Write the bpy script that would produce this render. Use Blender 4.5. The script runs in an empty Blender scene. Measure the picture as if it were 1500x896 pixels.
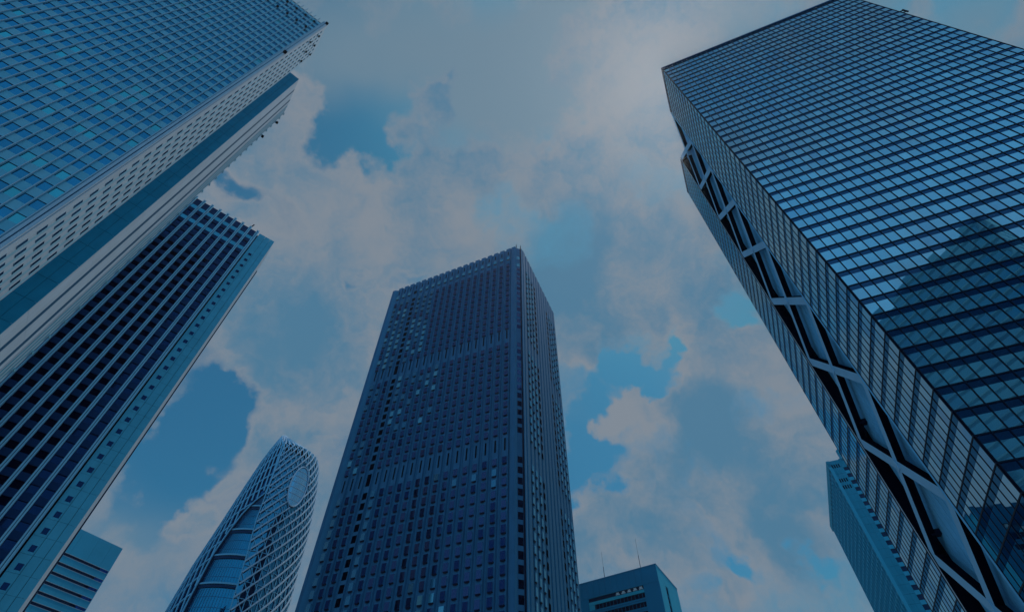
import bpy, math, random
from mathutils import Vector, Matrix
R = math.radians
random.seed(7)
scene = bpy.context.scene

# ------------------------------------------------------------------ camera
EYE = 1.6
PITCH, ROLL = R(51.663), R(0.3813)
cam_data = bpy.data.cameras.new('camera')
cam_data.sensor_width = 36.0
cam_data.lens = 36.0 * 760.0 / 1500.0
cam_data.clip_start = 0.1
cam_data.clip_end = 20000.0
camera = bpy.data.objects.new('camera', cam_data)
scene.collection.objects.link(camera)
camera.matrix_world = (Matrix.Translation((0, 0, EYE)) @ Matrix.Rotation(R(90) + PITCH, 4, 'X') @ Matrix.Rotation(ROLL, 4, 'Z'))
scene.camera = camera

# ------------------------------------------------------------------ exposure
scene.view_settings.view_transform = 'Standard'
scene.view_settings.look = 'None'
scene.view_settings.gamma = 1.0
scene.view_settings.use_curve_mapping = False
scene.view_settings.exposure = -0.9

# ------------------------------------------------------------------ sun
SUN_AZ, SUN_EL = 43.2, 69.9       # azimuth counter-clockwise from +X
sd = Vector((math.cos(R(SUN_EL)) * math.cos(R(SUN_AZ)), math.cos(R(SUN_EL)) * math.sin(R(SUN_AZ)), math.sin(R(SUN_EL))))
sl = bpy.data.lights.new('sun', 'SUN')
sl.energy = 3.2
sl.angle = R(0.5)
sl.color = (1.0, 0.96, 0.9)
sun = bpy.data.objects.new('sun', sl)
scene.collection.objects.link(sun)
sun.rotation_euler = (-sd).to_track_quat('-Z', 'Y').to_euler()
sun.location = (0, 0, 400)

# ------------------------------------------------------------------ sky with clouds
world = bpy.data.worlds.new('World')
scene.world = world
world.use_nodes = True
nt = world.node_tree
nt.nodes.clear()
def N(tree, kind, **kw):
    n = tree.nodes.new(kind)
    for k, v in kw.items():
        if k.startswith('i_'):
            n.inputs[k[2:]].default_value = v
        else:
            setattr(n, k, v)
    return n
def L(tree, a, b): tree.links.new(a, b)
tc = N(nt, 'ShaderNodeTexCoord')
nrm = N(nt, 'ShaderNodeVectorMath', operation='NORMALIZE'); L(nt, tc.outputs['Generated'], nrm.inputs[0])
def warp(src, scale, amount, detail):
    n = N(nt, 'ShaderNodeTexNoise'); n.inputs['Scale'].default_value = scale; n.inputs['Detail'].default_value = detail
    n.inputs['Roughness'].default_value = 0.6
    L(nt, nrm.outputs[0], n.inputs['Vector'])
    s = N(nt, 'ShaderNodeVectorMath', operation='SUBTRACT'); s.inputs[1].default_value = (.5, .5, .5); L(nt, n.outputs['Color'], s.inputs[0])
    m = N(nt, 'ShaderNodeVectorMath', operation='SCALE'); m.inputs['Scale'].default_value = amount; L(nt, s.outputs[0], m.inputs[0])
    a = N(nt, 'ShaderNodeVectorMath', operation='ADD'); L(nt, src, a.inputs[0]); L(nt, m.outputs[0], a.inputs[1])
    return a.outputs[0]
rough_dir = warp(warp(nrm.outputs[0], 5.0, 0.22, 4.0), 16.0, 0.09, 8.0)
soft_dir = warp(nrm.outputs[0], 4.0, 0.12, 3.0)
def val(x): 
    n = N(nt, 'ShaderNodeValue'); n.outputs[0].default_value = x; return n.outputs[0]
def mth(op, a, b=None, clamp=False):
    n = N(nt, 'ShaderNodeMath', operation=op); n.use_clamp = clamp
    for i, s in enumerate((a, b)):
        if s is None: continue
        if isinstance(s, (int, float)): n.inputs[i].default_value = s
        else: L(nt, s, n.inputs[i])
    return n.outputs[0]
def field(src, blobs, base):
    acc = base
    for (x, y, z, r, w) in blobs:
        d = N(nt, 'ShaderNodeVectorMath', operation='DISTANCE'); d.inputs[1].default_value = (x, y, z); L(nt, src, d.inputs[0])
        m = N(nt, 'ShaderNodeMapRange', interpolation_type='SMOOTHSTEP')
        m.inputs['From Min'].default_value = 0.0; m.inputs['From Max'].default_value = r
        m.inputs['To Min'].default_value = w; m.inputs['To Max'].default_value = 0.0
        L(nt, d.outputs['Value'], m.inputs['Value'])
        acc = mth('ADD', acc, m.outputs[0])
    return acc
def noise(scale, detail, rough, vec=None):
    n = N(nt, 'ShaderNodeTexNoise'); n.inputs['Scale'].default_value = scale; n.inputs['Detail'].default_value = detail
    n.inputs['Roughness'].default_value = rough
    L(nt, vec or nrm.outputs[0], n.inputs['Vector']); return n.outputs['Fac']
def step(x, lo, hi):
    m = N(nt, 'ShaderNodeMapRange', interpolation_type='SMOOTHSTEP')
    m.inputs['From Min'].default_value = lo; m.inputs['From Max'].default_value = hi
    L(nt, x, m.inputs['Value']); return m.outputs[0]
def mix(f, a, b, mode='MIX'):
    n = N(nt, 'ShaderNodeMix', data_type='RGBA', blend_type=mode)
    for key, s in ((0, f), (6, a), (7, b)):
        if isinstance(s, (int, float, tuple)): n.inputs[key].default_value = s
        else: L(nt, s, n.inputs[key])
    return n.outputs[2]
# each cloud or gap: direction x, y, z, angular radius, strength
CLOUDS = [
    (-0.256, 0.336, 0.906, 0.132, -1.50), (-0.228, 0.274, 0.934, 0.105, -0.60), (-0.319, 0.217, 0.923, 0.076, -0.80), (0.122, 0.795, 0.595, 0.049, -0.60),
    (0.205, 0.712, 0.672, 0.050, -0.40), (-0.510, 0.650, 0.563, 0.062, -0.50), (-0.536, 0.672, 0.511, 0.069, -0.50), (-0.289, 0.224, 0.931, 0.100, -1.00),
    (-0.179, 0.235, 0.955, 0.115, -1.00), (-0.039, 0.227, 0.973, 0.128, -1.10), (0.059, 0.312, 0.948, 0.103, -1.00), (-0.309, 0.150, 0.939, 0.062, -0.70),
    (0.078, 0.175, 0.982, 0.077, -0.70), (-0.077, 0.335, 0.939, 0.073, -0.50), (-0.457, 0.373, 0.808, 0.045, -0.80), (-0.499, 0.676, 0.542, 0.099, -1.20),
    (-0.471, 0.674, 0.569, 0.053, -0.60), (-0.529, 0.705, 0.472, 0.088, -1.20), (-0.554, 0.727, 0.405, 0.072, -0.80), (-0.266, 0.556, 0.788, 0.030, -0.70),
    (-0.189, 0.569, 0.801, 0.038, -0.60), (0.489, 0.142, 0.861, 0.071, -0.50), (0.607, 0.120, 0.786, 0.070, -0.80), (0.413, 0.576, 0.705, 0.059, -1.00),
    (0.193, 0.709, 0.678, 0.065, -0.90), (0.235, 0.711, 0.663, 0.039, -0.50), (0.298, 0.655, 0.694, 0.036, -1.20), (0.282, 0.691, 0.665, 0.043, -1.20),
    (-0.118, 0.290, 0.950, 0.035, 0.60), (0.199, 0.690, 0.695, 0.045, -0.70), (-0.015, 0.259, 0.966, 0.070, -0.50), (0.057, 0.237, 0.970, 0.069, -0.40),
    (0.129, 0.763, 0.633, 0.062, -1.10), (0.133, 0.814, 0.565, 0.060, -1.20), (0.106, 0.855, 0.507, 0.069, -1.00), (0.199, 0.829, 0.522, 0.044, -0.90),
    (0.124, 0.722, 0.681, 0.038, -0.50), (0.366, 0.839, 0.402, 0.036, -0.80), (0.462, 0.804, 0.375, 0.032, -0.60), (0.129, 0.915, 0.382, 0.021, -0.30),
    (0.275, 0.496, 0.824, 0.039, -0.50), (-0.354, 0.285, 0.891, 0.083, 0.80), (-0.387, 0.353, 0.852, 0.091, 0.70), (-0.478, 0.406, 0.779, 0.076, 0.80),
    (-0.306, 0.406, 0.861, 0.109, 0.90), (-0.141, 0.405, 0.903, 0.094, 0.90), (-0.065, 0.391, 0.918, 0.075, 0.80), (-0.124, 0.290, 0.949, 0.050, 0.90),
    (-0.192, 0.484, 0.853, 0.154, 0.80), (0.037, 0.413, 0.910, 0.101, 0.80), (0.123, 0.360, 0.925, 0.086, 0.80), (0.179, 0.296, 0.938, 0.070, 0.80),
    (0.195, 0.211, 0.958, 0.083, 1.00), (0.232, 0.160, 0.959, 0.084, 0.80), (0.280, 0.331, 0.901, 0.103, 0.90), (0.150, 0.419, 0.895, 0.087, 0.50),
    (0.242, 0.551, 0.798, 0.135, 0.90), (0.331, 0.473, 0.816, 0.082, 0.70), (0.323, 0.567, 0.757, 0.095, 0.70), (0.130, 0.616, 0.777, 0.115, 0.70),
    (-0.367, 0.532, 0.763, 0.169, 0.70), (-0.396, 0.637, 0.661, 0.128, 0.80), (-0.309, 0.694, 0.651, 0.109, 0.70), (-0.406, 0.727, 0.554, 0.066, 0.60),
    (-0.355, 0.750, 0.558, 0.068, 0.60), (-0.494, 0.755, 0.430, 0.058, 1.25), (-0.451, 0.742, 0.497, 0.027, 0.50), (0.203, 0.757, 0.621, 0.073, 0.90),
    (0.308, 0.724, 0.617, 0.115, 0.90), (0.436, 0.637, 0.636, 0.097, 0.90), (0.383, 0.771, 0.509, 0.114, 0.90), (0.481, 0.700, 0.527, 0.090, 0.90),
    (0.233, 0.812, 0.535, 0.069, 0.40), (0.169, 0.869, 0.465, 0.083, 0.90), (0.257, 0.862, 0.437, 0.094, 0.80), (0.440, 0.781, 0.442, 0.087, 0.70),
    (0.339, 0.868, 0.364, 0.058, 0.70), (0.130, 0.690, 0.712, 0.051, 0.70), (0.356, 0.627, 0.693, 0.058, 0.60), (-0.066, 0.569, 0.820, 0.157, 0.50),
    (-0.193, 0.632, 0.751, 0.116, 0.40), (0.190, 0.482, 0.855, 0.075, 0.50), (0.266, 0.647, 0.715, 0.073, 0.30), (0.092, 0.669, 0.737, 0.052, 0.40),
    (0.492, 0.566, 0.662, 0.042, 0.30), (0.428, 0.818, 0.384, 0.075, 0.30), (0.513, 0.726, 0.457, 0.084, 0.50), (-0.437, 0.515, 0.737, 0.091, 0.50),
    (-0.484, 0.547, 0.683, 0.088, 0.50),
]
VEIL = [
    (-0.349, 0.157, 0.924, 0.157, 0.35), (-0.174, 0.174, 0.969, 0.179, 0.30), (0.055, 0.195, 0.979, 0.227, 0.50), (-0.039, 0.324, 0.945, 0.147, 0.30),
    (0.267, 0.222, 0.938, 0.259, 0.90), (-0.315, 0.188, 0.930, 0.152, 0.30), (-0.220, 0.192, 0.956, 0.134, 0.20), (-0.064, 0.291, 0.955, 0.182, 0.20),
    (-0.256, 0.336, 0.906, 0.144, -0.30), (-0.290, 0.239, 0.927, 0.135, 0.25), (-0.133, 0.226, 0.965, 0.186, 0.50), (0.034, 0.291, 0.956, 0.205, 0.60),
    (0.113, 0.194, 0.974, 0.168, 0.60), (-0.499, 0.676, 0.542, 0.135, -0.60), (-0.545, 0.613, 0.572, 0.061, -0.30), (-0.593, 0.720, 0.360, 0.101, 0.40),
    (-0.518, 0.765, 0.383, 0.110, 0.50), (0.487, 0.133, 0.863, 0.106, 0.60), (0.611, 0.135, 0.780, 0.093, 0.60), (0.138, 0.827, 0.545, 0.138, -0.50),
    (0.193, 0.714, 0.674, 0.099, -0.50), (0.408, 0.575, 0.709, 0.068, 0.10), (0.185, 0.830, 0.526, 0.046, -0.50), (0.366, 0.838, 0.404, 0.040, -0.20),
]
SHADE = [
    (-0.360, 0.294, 0.885, 0.089, -0.24), (-0.406, 0.350, 0.844, 0.067, -0.24), (-0.477, 0.396, 0.785, 0.065, -0.40), (-0.283, 0.398, 0.872, 0.109, -0.28),
    (-0.140, 0.399, 0.906, 0.100, -0.32), (0.036, 0.402, 0.915, 0.101, -0.32), (0.157, 0.319, 0.935, 0.107, -0.40), (0.208, 0.231, 0.951, 0.134, -0.48),
    (0.288, 0.351, 0.891, 0.092, -0.24), (0.109, 0.506, 0.856, 0.115, 0.96), (0.052, 0.569, 0.821, 0.117, 0.72), (0.104, 0.587, 0.803, 0.091, 0.48),
    (-0.066, 0.590, 0.805, 0.105, 0.16), (-0.364, 0.461, 0.809, 0.119, -0.08), (-0.312, 0.553, 0.772, 0.149, 0.16), (-0.242, 0.512, 0.824, 0.114, -0.24),
    (-0.387, 0.622, 0.681, 0.142, 0.40), (-0.288, 0.664, 0.690, 0.111, 0.16), (-0.410, 0.697, 0.588, 0.090, 0.08), (-0.324, 0.752, 0.574, 0.081, 0.00),
    (0.242, 0.551, 0.798, 0.099, -0.20), (0.312, 0.570, 0.760, 0.096, -0.24), (0.341, 0.461, 0.819, 0.070, -0.16), (0.156, 0.644, 0.749, 0.102, 0.28),
    (0.191, 0.747, 0.636, 0.061, -0.40), (0.312, 0.646, 0.696, 0.095, -0.20), (0.437, 0.611, 0.660, 0.087, -0.20), (0.361, 0.724, 0.588, 0.121, 0.88),
    (0.319, 0.721, 0.615, 0.069, 0.16), (0.196, 0.777, 0.598, 0.072, -0.24), (0.464, 0.627, 0.626, 0.064, -0.24), (0.302, 0.783, 0.544, 0.089, 0.32),
    (0.421, 0.756, 0.500, 0.101, 0.24), (0.262, 0.750, 0.608, 0.059, -0.08), (0.224, 0.787, 0.575, 0.082, 0.24), (0.390, 0.780, 0.490, 0.063, -0.24),
    (0.489, 0.633, 0.600, 0.062, -0.16), (0.168, 0.874, 0.455, 0.077, -0.16), (0.272, 0.838, 0.473, 0.096, 0.28), (0.464, 0.775, 0.428, 0.111, 0.40),
    (0.378, 0.850, 0.367, 0.084, 0.08), (0.238, 0.896, 0.375, 0.080, -0.08), (-0.495, 0.751, 0.436, 0.048, -0.16), (0.131, 0.685, 0.717, 0.051, -0.24),
]
sky = N(nt, 'ShaderNodeTexSky', sky_type='NISHITA', sun_disc=False)
sky.sun_elevation = R(SUN_EL)
sky.sun_rotation = R(90.0 - SUN_AZ)
sky.air_density = 1.0; sky.dust_density = 1.2; sky.ozone_density = 1.5
skyc = N(nt, 'ShaderNodeVectorMath', operation='MINIMUM'); skyc.inputs[1].default_value = (4.0, 4.0, 5.4); L(nt, sky.outputs[0], skyc.inputs[0])
blue = mix(1.0, skyc.outputs[0], (0.32, 1.16, 1.34, 1.0), 'MULTIPLY')
veil_f = field(soft_dir, VEIL, mth('MULTIPLY', noise(2.6, 4.0, 0.5), 0.6))
# the sky opposite the sun: fewer clouds, pale blue haze brightened to light the facades
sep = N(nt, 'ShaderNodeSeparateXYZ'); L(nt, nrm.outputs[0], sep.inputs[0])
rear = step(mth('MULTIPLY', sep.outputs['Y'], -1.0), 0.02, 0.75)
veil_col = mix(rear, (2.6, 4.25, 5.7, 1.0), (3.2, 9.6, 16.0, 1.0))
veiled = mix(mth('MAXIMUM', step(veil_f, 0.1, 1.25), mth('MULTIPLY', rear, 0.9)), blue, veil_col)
dens = field(rough_dir, CLOUDS, mth('ADD', mth('MULTIPLY', noise(5.0, 9.0, 0.58), 1.25), 0.05))
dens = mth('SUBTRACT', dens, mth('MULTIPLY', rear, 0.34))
fine = noise(22.0, 9.0, 0.66, rough_dir)
dens = mth('ADD', dens, mth('MULTIPLY', mth('SUBTRACT', fine, 0.5), 0.55))
cover = step(dens, 0.22, 0.98)
shade_f = field(soft_dir, SHADE, mth('ADD', mth('ADD', mth('MULTIPLY', noise(4.5, 7.0, 0.62, soft_dir), 1.7), mth('MULTIPLY', noise(15.0, 9.0, 0.64, rough_dir), 1.3)), -1.12))
edge = mth('MULTIPLY', step(dens, 0.5, 1.5), 0.35)
shade_t = mth('ADD', shade_f, edge)
cloud_col = mix(step(shade_t, 0.1, 1.15), (3.95, 4.7, 5.65, 1.0), (1.35, 3.55, 5.7, 1.0))
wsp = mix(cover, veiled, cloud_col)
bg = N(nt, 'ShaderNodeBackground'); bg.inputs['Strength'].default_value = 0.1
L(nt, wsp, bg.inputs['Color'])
wo = N(nt, 'ShaderNodeOutputWorld'); L(nt, bg.outputs[0], wo.inputs['Surface'])

# ------------------------------------------------------------------ materials
MATS = {}
def mat(name, color, rough=0.7, metal=0.0, spec=0.15, vary=0.0, vscale=0.2, joints=None, streak=0.0):
    m = bpy.data.materials.new(name); m.use_nodes = True; t = m.node_tree
    p = t.nodes['Principled BSDF']
    p.inputs['Base Color'].default_value = (*color, 1); p.inputs['Roughness'].default_value = rough
    p.inputs['Metallic'].default_value = metal; p.inputs['Specular IOR Level'].default_value = spec
    if vary or streak:
        c = t.nodes.new('ShaderNodeTexCoord')
        n = t.nodes.new('ShaderNodeTexNoise'); n.inputs['Scale'].default_value = vscale; n.inputs['Detail'].default_value = 6
        L(t, c.outputs['Object'], n.inputs['Vector'])
        mp = t.nodes.new('ShaderNodeMapping'); mp.inputs['Scale'].default_value = (1.1, 1.1, 0.06)
        L(t, c.outputs['Object'], mp.inputs['Vector'])
        s = t.nodes.new('ShaderNodeTexNoise'); s.inputs['Scale'].default_value = 1.0; s.inputs['Detail'].default_value = 5
        L(t, mp.outputs[0], s.inputs['Vector'])
        a = t.nodes.new('ShaderNodeMapRange'); a.inputs['From Min'].default_value = .3; a.inputs['From Max'].default_value = .7
        a.inputs['To Min'].default_value = 1 - vary; a.inputs['To Max'].default_value = 1 + vary; L(t, n.outputs['Fac'], a.inputs['Value'])
        b = t.nodes.new('ShaderNodeMapRange'); b.inputs['From Min'].default_value = .3; b.inputs['From Max'].default_value = .7
        b.inputs['To Min'].default_value = 1 - streak; b.inputs['To Max'].default_value = 1 + streak; L(t, s.outputs['Fac'], b.inputs['Value'])
        q = t.nodes.new('ShaderNodeMath'); q.operation = 'MULTIPLY'; L(t, a.outputs[0], q.inputs[0]); L(t, b.outputs[0], q.inputs[1])
        v = t.nodes.new('ShaderNodeVectorMath'); v.operation = 'SCALE'; v.inputs[0].default_value = color; L(t, q.outputs[0], v.inputs['Scale'])
        L(t, v.outputs[0], p.inputs['Base Color'])
    MATS[name] = m
    return m
def glass(name, tint, refl, dark, rough=0.03, wave=0.0):
    """coated facade glass: a dark room behind a mirror coating"""
    m = bpy.data.materials.new(name); m.use_nodes = True; t = m.node_tree
    t.nodes.remove(t.nodes['Principled BSDF']); out = t.nodes['Material Output']
    d = t.nodes.new('ShaderNodeBsdfDiffuse'); d.inputs['Color'].default_value = (*dark, 1)
    g = t.nodes.new('ShaderNodeBsdfGlossy'); g.inputs['Color'].default_value = (*tint, 1); g.inputs['Roughness'].default_value = rough
    f = t.nodes.new('ShaderNodeFresnel'); f.inputs['IOR'].default_value = 1.5
    r = t.nodes.new('ShaderNodeMath'); r.operation = 'MULTIPLY_ADD'; r.inputs[1].default_value = 1 - refl; r.inputs[2].default_value = refl
    L(t, f.outputs[0], r.inputs[0])
    x = t.nodes.new('ShaderNodeMixShader'); L(t, r.outputs[0], x.inputs[0]); L(t, d.outputs[0], x.inputs[1]); L(t, g.outputs[0], x.inputs[2])
    L(t, x.outputs[0], out.inputs['Surface'])
    if wave:
        c = t.nodes.new('ShaderNodeTexCoord'); n = t.nodes.new('ShaderNodeTexNoise'); n.inputs['Scale'].default_value = 0.7
        n.inputs['Detail'].default_value = 1; L(t, c.outputs['Object'], n.inputs['Vector'])
        b = t.nodes.new('ShaderNodeBump'); b.inputs['Strength'].default_value = wave; b.inputs['Distance'].default_value = 0.02
        L(t, n.outputs['Fac'], b.inputs['Height']); L(t, b.outputs[0], g.inputs['Normal'])
    MATS[name] = m
    return m

# ------------------------------------------------------------------ helpers
class MB:
    """collects boxes, quads and beams and links them as ONE mesh object"""
    def __init__(s): s.v = []; s.f = []; s.m = []
    def poly(s, pts, mi=0):
        k = len(s.v); s.v += [tuple(p) for p in pts]; s.f.append(tuple(range(k, k + len(pts)))); s.m.append(mi)
    def hexa(s, P, mi=0, mats=None):
        """P: 8 points, bottom loop then top loop"""
        k = len(s.v); s.v += [tuple(p) for p in P]
        F = [(3, 2, 1, 0), (4, 5, 6, 7), (0, 1, 5, 4), (1, 2, 6, 5), (2, 3, 7, 6), (3, 0, 4, 7)]
        a, b, c = (Vector(P[i]) for i in (0, 1, 3)); up = Vector(P[4]) - a
        flip = (b - a).cross(c - a).dot(up) < 0
        for i, q in enumerate(F):
            q = tuple(k + j for j in q)
            s.f.append(q[::-1] if flip else q); s.m.append(mats[i] if mats else mi)
    def beam(s, a, b, w, h, side, mi=0, mats=None):
        """square bar from a to b; `side` is the direction of its depth h"""
        a, b, side = Vector(a), Vector(b), Vector(side).normalized()
        t = (b - a).normalized(); x = t.cross(side).normalized() * (w / 2); y = side * (h / 2)
        s.hexa([a - x - y, a + x - y, a + x + y, a - x + y, b - x - y, b + x - y, b + x + y, b - x + y], mi, mats)
    def build(s, name, mats, parent=None, kind=None):
        me = bpy.data.meshes.new(name); me.from_pydata(s.v, [], s.f)
        if not isinstance(mats, (list, tuple)): mats = [mats]
        for q in mats: me.materials.append(MATS[q])
        me.polygons.foreach_set('material_index', s.m); me.update()
        o = bpy.data.objects.new(name, me); scene.collection.objects.link(o)
        if parent: o.parent = parent
        if kind: o['kind'] = kind
        return o

def D(deg): return Vector((math.cos(R(deg)), math.sin(R(deg)), 0))
class Face:
    """a vertical wall plane: origin o, running along `ang`, its outside towards n"""
    def __init__(s, o, ang, out):
        s.o = Vector((o[0], o[1], 0)); s.d = D(ang); n = Vector((-s.d.y, s.d.x, 0)); s.n = n * out
    def p(s, k, out, z): return s.o + s.d * k + s.n * out + Vector((0, 0, z))
    def box(s, mb, k0, k1, o0, o1, z0, z1, mi=0, mats=None):
        mb.hexa([s.p(k0, o0, z0), s.p(k1, o0, z0), s.p(k1, o1, z0), s.p(k0, o1, z0),
                 s.p(k0, o0, z1), s.p(k1, o0, z1), s.p(k1, o1, z1), s.p(k0, o1, z1)], mi, mats)
    def quad(s, mb, k0, k1, z0, z1, out, mi=0, tilt=0.0):
        a = random.uniform(-tilt, tilt) * (k1 - k0); b = random.uniform(-tilt, tilt) * (z1 - z0)
        P = [s.p(k0, out - a - b, z0), s.p(k1, out + a - b, z0), s.p(k1, out + a + b, z1), s.p(k0, out - a + b, z1)]
        nn = (P[1] - P[0]).cross(P[2] - P[0])
        if nn.dot(s.n) < 0: P.reverse()
        mb.poly(P, mi)
def tower(name, loc, label, group=None, cat='building'):
    o = bpy.data.objects.new(name, None); scene.collection.objects.link(o); o.location = (loc[0], loc[1], 0)
    o['label'] = label; o['category'] = cat
    if group: o['group'] = group
    return o

CI = (Matrix.Translation((0, 0, EYE)) @ Matrix.Rotation(R(90) + PITCH, 4, 'X') @ Matrix.Rotation(ROLL, 4, 'Z')).inverted()
def seen_area(pts, loc):
    """how large a polygon shows in the photo, in pixels; 0 when outside the frame"""
    q = []
    for p in pts:
        c = CI @ (Vector(p) + Vector((loc[0], loc[1], 0)))
        if c.z > -1: return 0
        q.append((750 - 760 * c.x / c.z, 448 + 760 * c.y / c.z))
    cx = sum(a for a, b in q) / len(q); cy = sum(b for a, b in q) / len(q)
    if not (0 < cx < 1500 and 0 < cy < 896): return 0
    return abs(sum(q[i - 1][0] * q[i][1] - q[i][0] * q[i - 1][1] for i in range(len(q)))) / 2
def scatter_parts(root, name, units, mats, cap=100, hidden=None):
    """units: list of MB, first polygon is the one that faces out; the `cap` largest become parts, the rest one stuff part"""
    loc = root.location
    sc = []
    for i, u in enumerate(units):
        pts = [u.v[j] for j in u.f[0]]
        a = seen_area(pts, loc)
        if hidden and hidden(pts): a = 0
        sc.append((a, i))
    sc.sort(reverse=True)
    own = [i for a, i in sc[:cap] if a > 0]; rest = [i for a, i in sc if i not in set(own)]
    for i in own: units[i].build(name, mats, root)
    if rest:
        m = MB()
        for i in rest:
            k = len(m.v); m.v += units[i].v; m.f += [tuple(j + k for j in f) for f in units[i].f]; m.m += units[i].m
        m.build(name, mats, root, kind='stuff')

# ------------------------------------------------------------------ ground
def ground_mat():
    m = mat('paving', (0.30, 0.32, 0.33), 0.85, vary=0.12, vscale=0.05)
    t = m.node_tree; p = t.nodes['Principled BSDF']
    c = t.nodes.new('ShaderNodeTexCoord'); b = t.nodes.new('ShaderNodeTexBrick')
    b.inputs['Scale'].default_value = 1.0; b.inputs['Brick Width'].default_value = 0.9; b.inputs['Row Height'].default_value = 0.45
    b.inputs['Color1'].default_value = (.30, .32, .33, 1); b.inputs['Color2'].default_value = (.26, .28, .29, 1)
    b.inputs['Mortar'].default_value = (.12, .13, .14, 1); b.inputs['Mortar Size'].default_value = 0.008
    L(t, c.outputs['Object'], b.inputs['Vector']); L(t, b.outputs['Color'], p.inputs['Base Color'])
ground_mat()
g = MB(); g.poly([(-6000, -6000, 0), (6000, -6000, 0), (6000, 6000, 0), (-6000, 6000, 0)])
o = g.build('ground', 'paving'); o['kind'] = 'structure'

hz = bpy.data.materials.new('haze'); hz.use_nodes = True; t_ = hz.node_tree
t_.nodes.remove(t_.nodes['Principled BSDF'])
pv = t_.nodes.new('ShaderNodeVolumePrincipled'); pv.inputs['Color'].default_value = (0.92, 0.96, 1.0, 1)
pv.inputs['Density'].default_value = 0.00008; pv.inputs['Anisotropy'].default_value = 0.82
L(t_, pv.outputs[0], t_.nodes['Material Output'].inputs['Volume']); MATS['haze'] = hz
g = MB(); g.hexa([(-6100, -6100, -1), (6100, -6100, -1), (6100, 6100, -1), (-6100, 6100, -1), (-6100, -6100, 222), (6100, -6100, 222), (6100, 6100, 222), (-6100, 6100, 222)])
g.build('haze', 'haze', kind='stuff')  # scattering volume added for a glow around the sun

# ------------------------------------------------------------------ shared colours
glass('sky_glass', (0.42, 0.67, 0.79), 0.62, (0.004, 0.016, 0.04), 0.02, 0.05)
glass('sky_glass_pale', (0.47, 0.71, 0.81), 0.66, (0.006, 0.02, 0.05), 0.02, 0.05)
glass('sky_glass_deep', (0.38, 0.63, 0.79), 0.58, (0.003, 0.012, 0.04), 0.02, 0.05)
glass('end_spandrel_glass', (0.12, 0.38, 0.60), 0.26, (0.002, 0.010, 0.035), 0.06)
glass('spandrel_glass', (0.15, 0.34, 0.60), 0.12, (0.002, 0.008, 0.035), 0.06)
mat('black_frame', (0.003, 0.005, 0.02), 0.45)
mat('navy_core', (0.004, 0.010, 0.035), 0.6)
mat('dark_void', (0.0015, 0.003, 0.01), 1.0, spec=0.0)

# ================================================================== right glass tower with cross braces
rt = tower('office_tower', (55.85, 50.83), 'tallest glass tower at right with black window grid and cross-braced recess in its end wall')
FW = Face((0, 0), -22.3, -1)      # wide glass face
FE = Face((0, 0), 67.7, 1)        # end wall
RW, RD, RH = 63.6, 54.0, 210.0
V1, V2 = 17.0, 38.3
REC = 2.3
mb = MB()
def plan_block(mb, x0, x1, y0, y1, z0, z1, mi=0):
    # u along the wide face, v along the end wall
    P = [FW.d * x + FE.d * y for x, y in ((x0, y0), (x1, y0), (x1, y1), (x0, y1))]
    mb.hexa([(p.x, p.y, z0) for p in P] + [(p.x, p.y, z1) for p in P], mi)
plan_block(mb, 0.15, RW, 0.15, V1, 0, RH)
plan_block(mb, REC + 0.3, RW, V1 + 0.002, V2 - 0.002, 0, RH - 0.3)
plan_block(mb, 0.15, RW, V2, RD, 0, RH)
mb.build('core_wall', 'navy_core', rt)
mat('pale_blue_panel', (0.16, 0.56, 0.90), 0.9, vary=0.08, vscale=0.4, streak=0.06)
mat('pale_steel', (0.26, 0.56, 0.80), 0.6, vary=0.05)
mat('white_metal', (0.6, 0.7, 0.8), 0.6)
# floors
Z0, FH, WHT = 48.8 - 12 * 3.795, 3.795, 2.5
nfl = 55
units = []
G3 = ['sky_glass', 'sky_glass_pale', 'sky_glass_deep']
bay = RW / 36
for k in range(1, nfl):
    z = Z0 + k * FH
    for i in range(36):
        u = MB(); r = random.random()
        FW.quad(u, i * bay + 0.06, (i + 1) * bay - 0.06, z, z + WHT, 0.17, 0 if r < .7 else (1 if r < .85 else 2), 0.006)
        units.append(u)
    for (a, b, n) in ((0, V1, 10), (V2, RD, 9)):
        w = (b - a) / n
        for i in range(n):
            u = MB(); r = random.random()
            FE.quad(u, a + i * w + 0.06, a + (i + 1) * w - 0.06, z, z + WHT, 0.17, 0 if r < .5 else (1 if r < .85 else 2), 0.002)
            units.append(u)
scatter_parts(rt, 'window', units, G3)
for k in range(nfl + 1):
    z = Z0 + (k - 1) * FH + WHT; z1 = min(Z0 + k * FH, RH) if k else Z0 + FH
    if z < 0: z = 0.0
    if k == nfl: z1 = RH
    m = MB()
    FW.box(m, -0.02, RW, 0.02, 0.15, z, z1)
    FE.box(m, 0.0, V1, 0.02, 0.15, z, z1, 1); m.build('spandrel_band', ['spandrel_glass', 'end_spandrel_glass'], rt)
    m = MB(); FE.box(m, V2, RD, 0.02, 0.15, z, z1); m.build('end_spandrel_band', 'end_spandrel_glass', rt)
    m = MB(); zz = z1
    FW.box(m, -0.22, RW + .1, 0.02, 0.24, zz - 0.2, zz + 0.03)
    FE.box(m, -0.2, V1, 0.02, 0.2, zz - 0.17, zz + 0.02); m.build('sill_rail', 'black_frame', rt)
    m = MB(); FE.box(m, V2, RD + .2, 0.02, 0.2, zz - 0.17, zz + 0.02); m.build('end_sill_rail', 'black_frame', rt)
for i in range(37):
    m = MB(); FW.box(m, i * bay - 0.07, i * bay + 0.07, 0.02, 0.26, 0, RH - 0.05); m.build('mullion', 'black_frame', rt)
for (a, b, n) in ((0, V1, 10), (V2, RD, 9)):
    w = (b - a) / n
    for i in range(n + 1):
        m = MB(); FE.box(m, a + i * w - 0.06, a + i * w + 0.06, 0.02, 0.22, 0, RH - 0.05); m.build('mullion', 'black_frame', rt)
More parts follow.
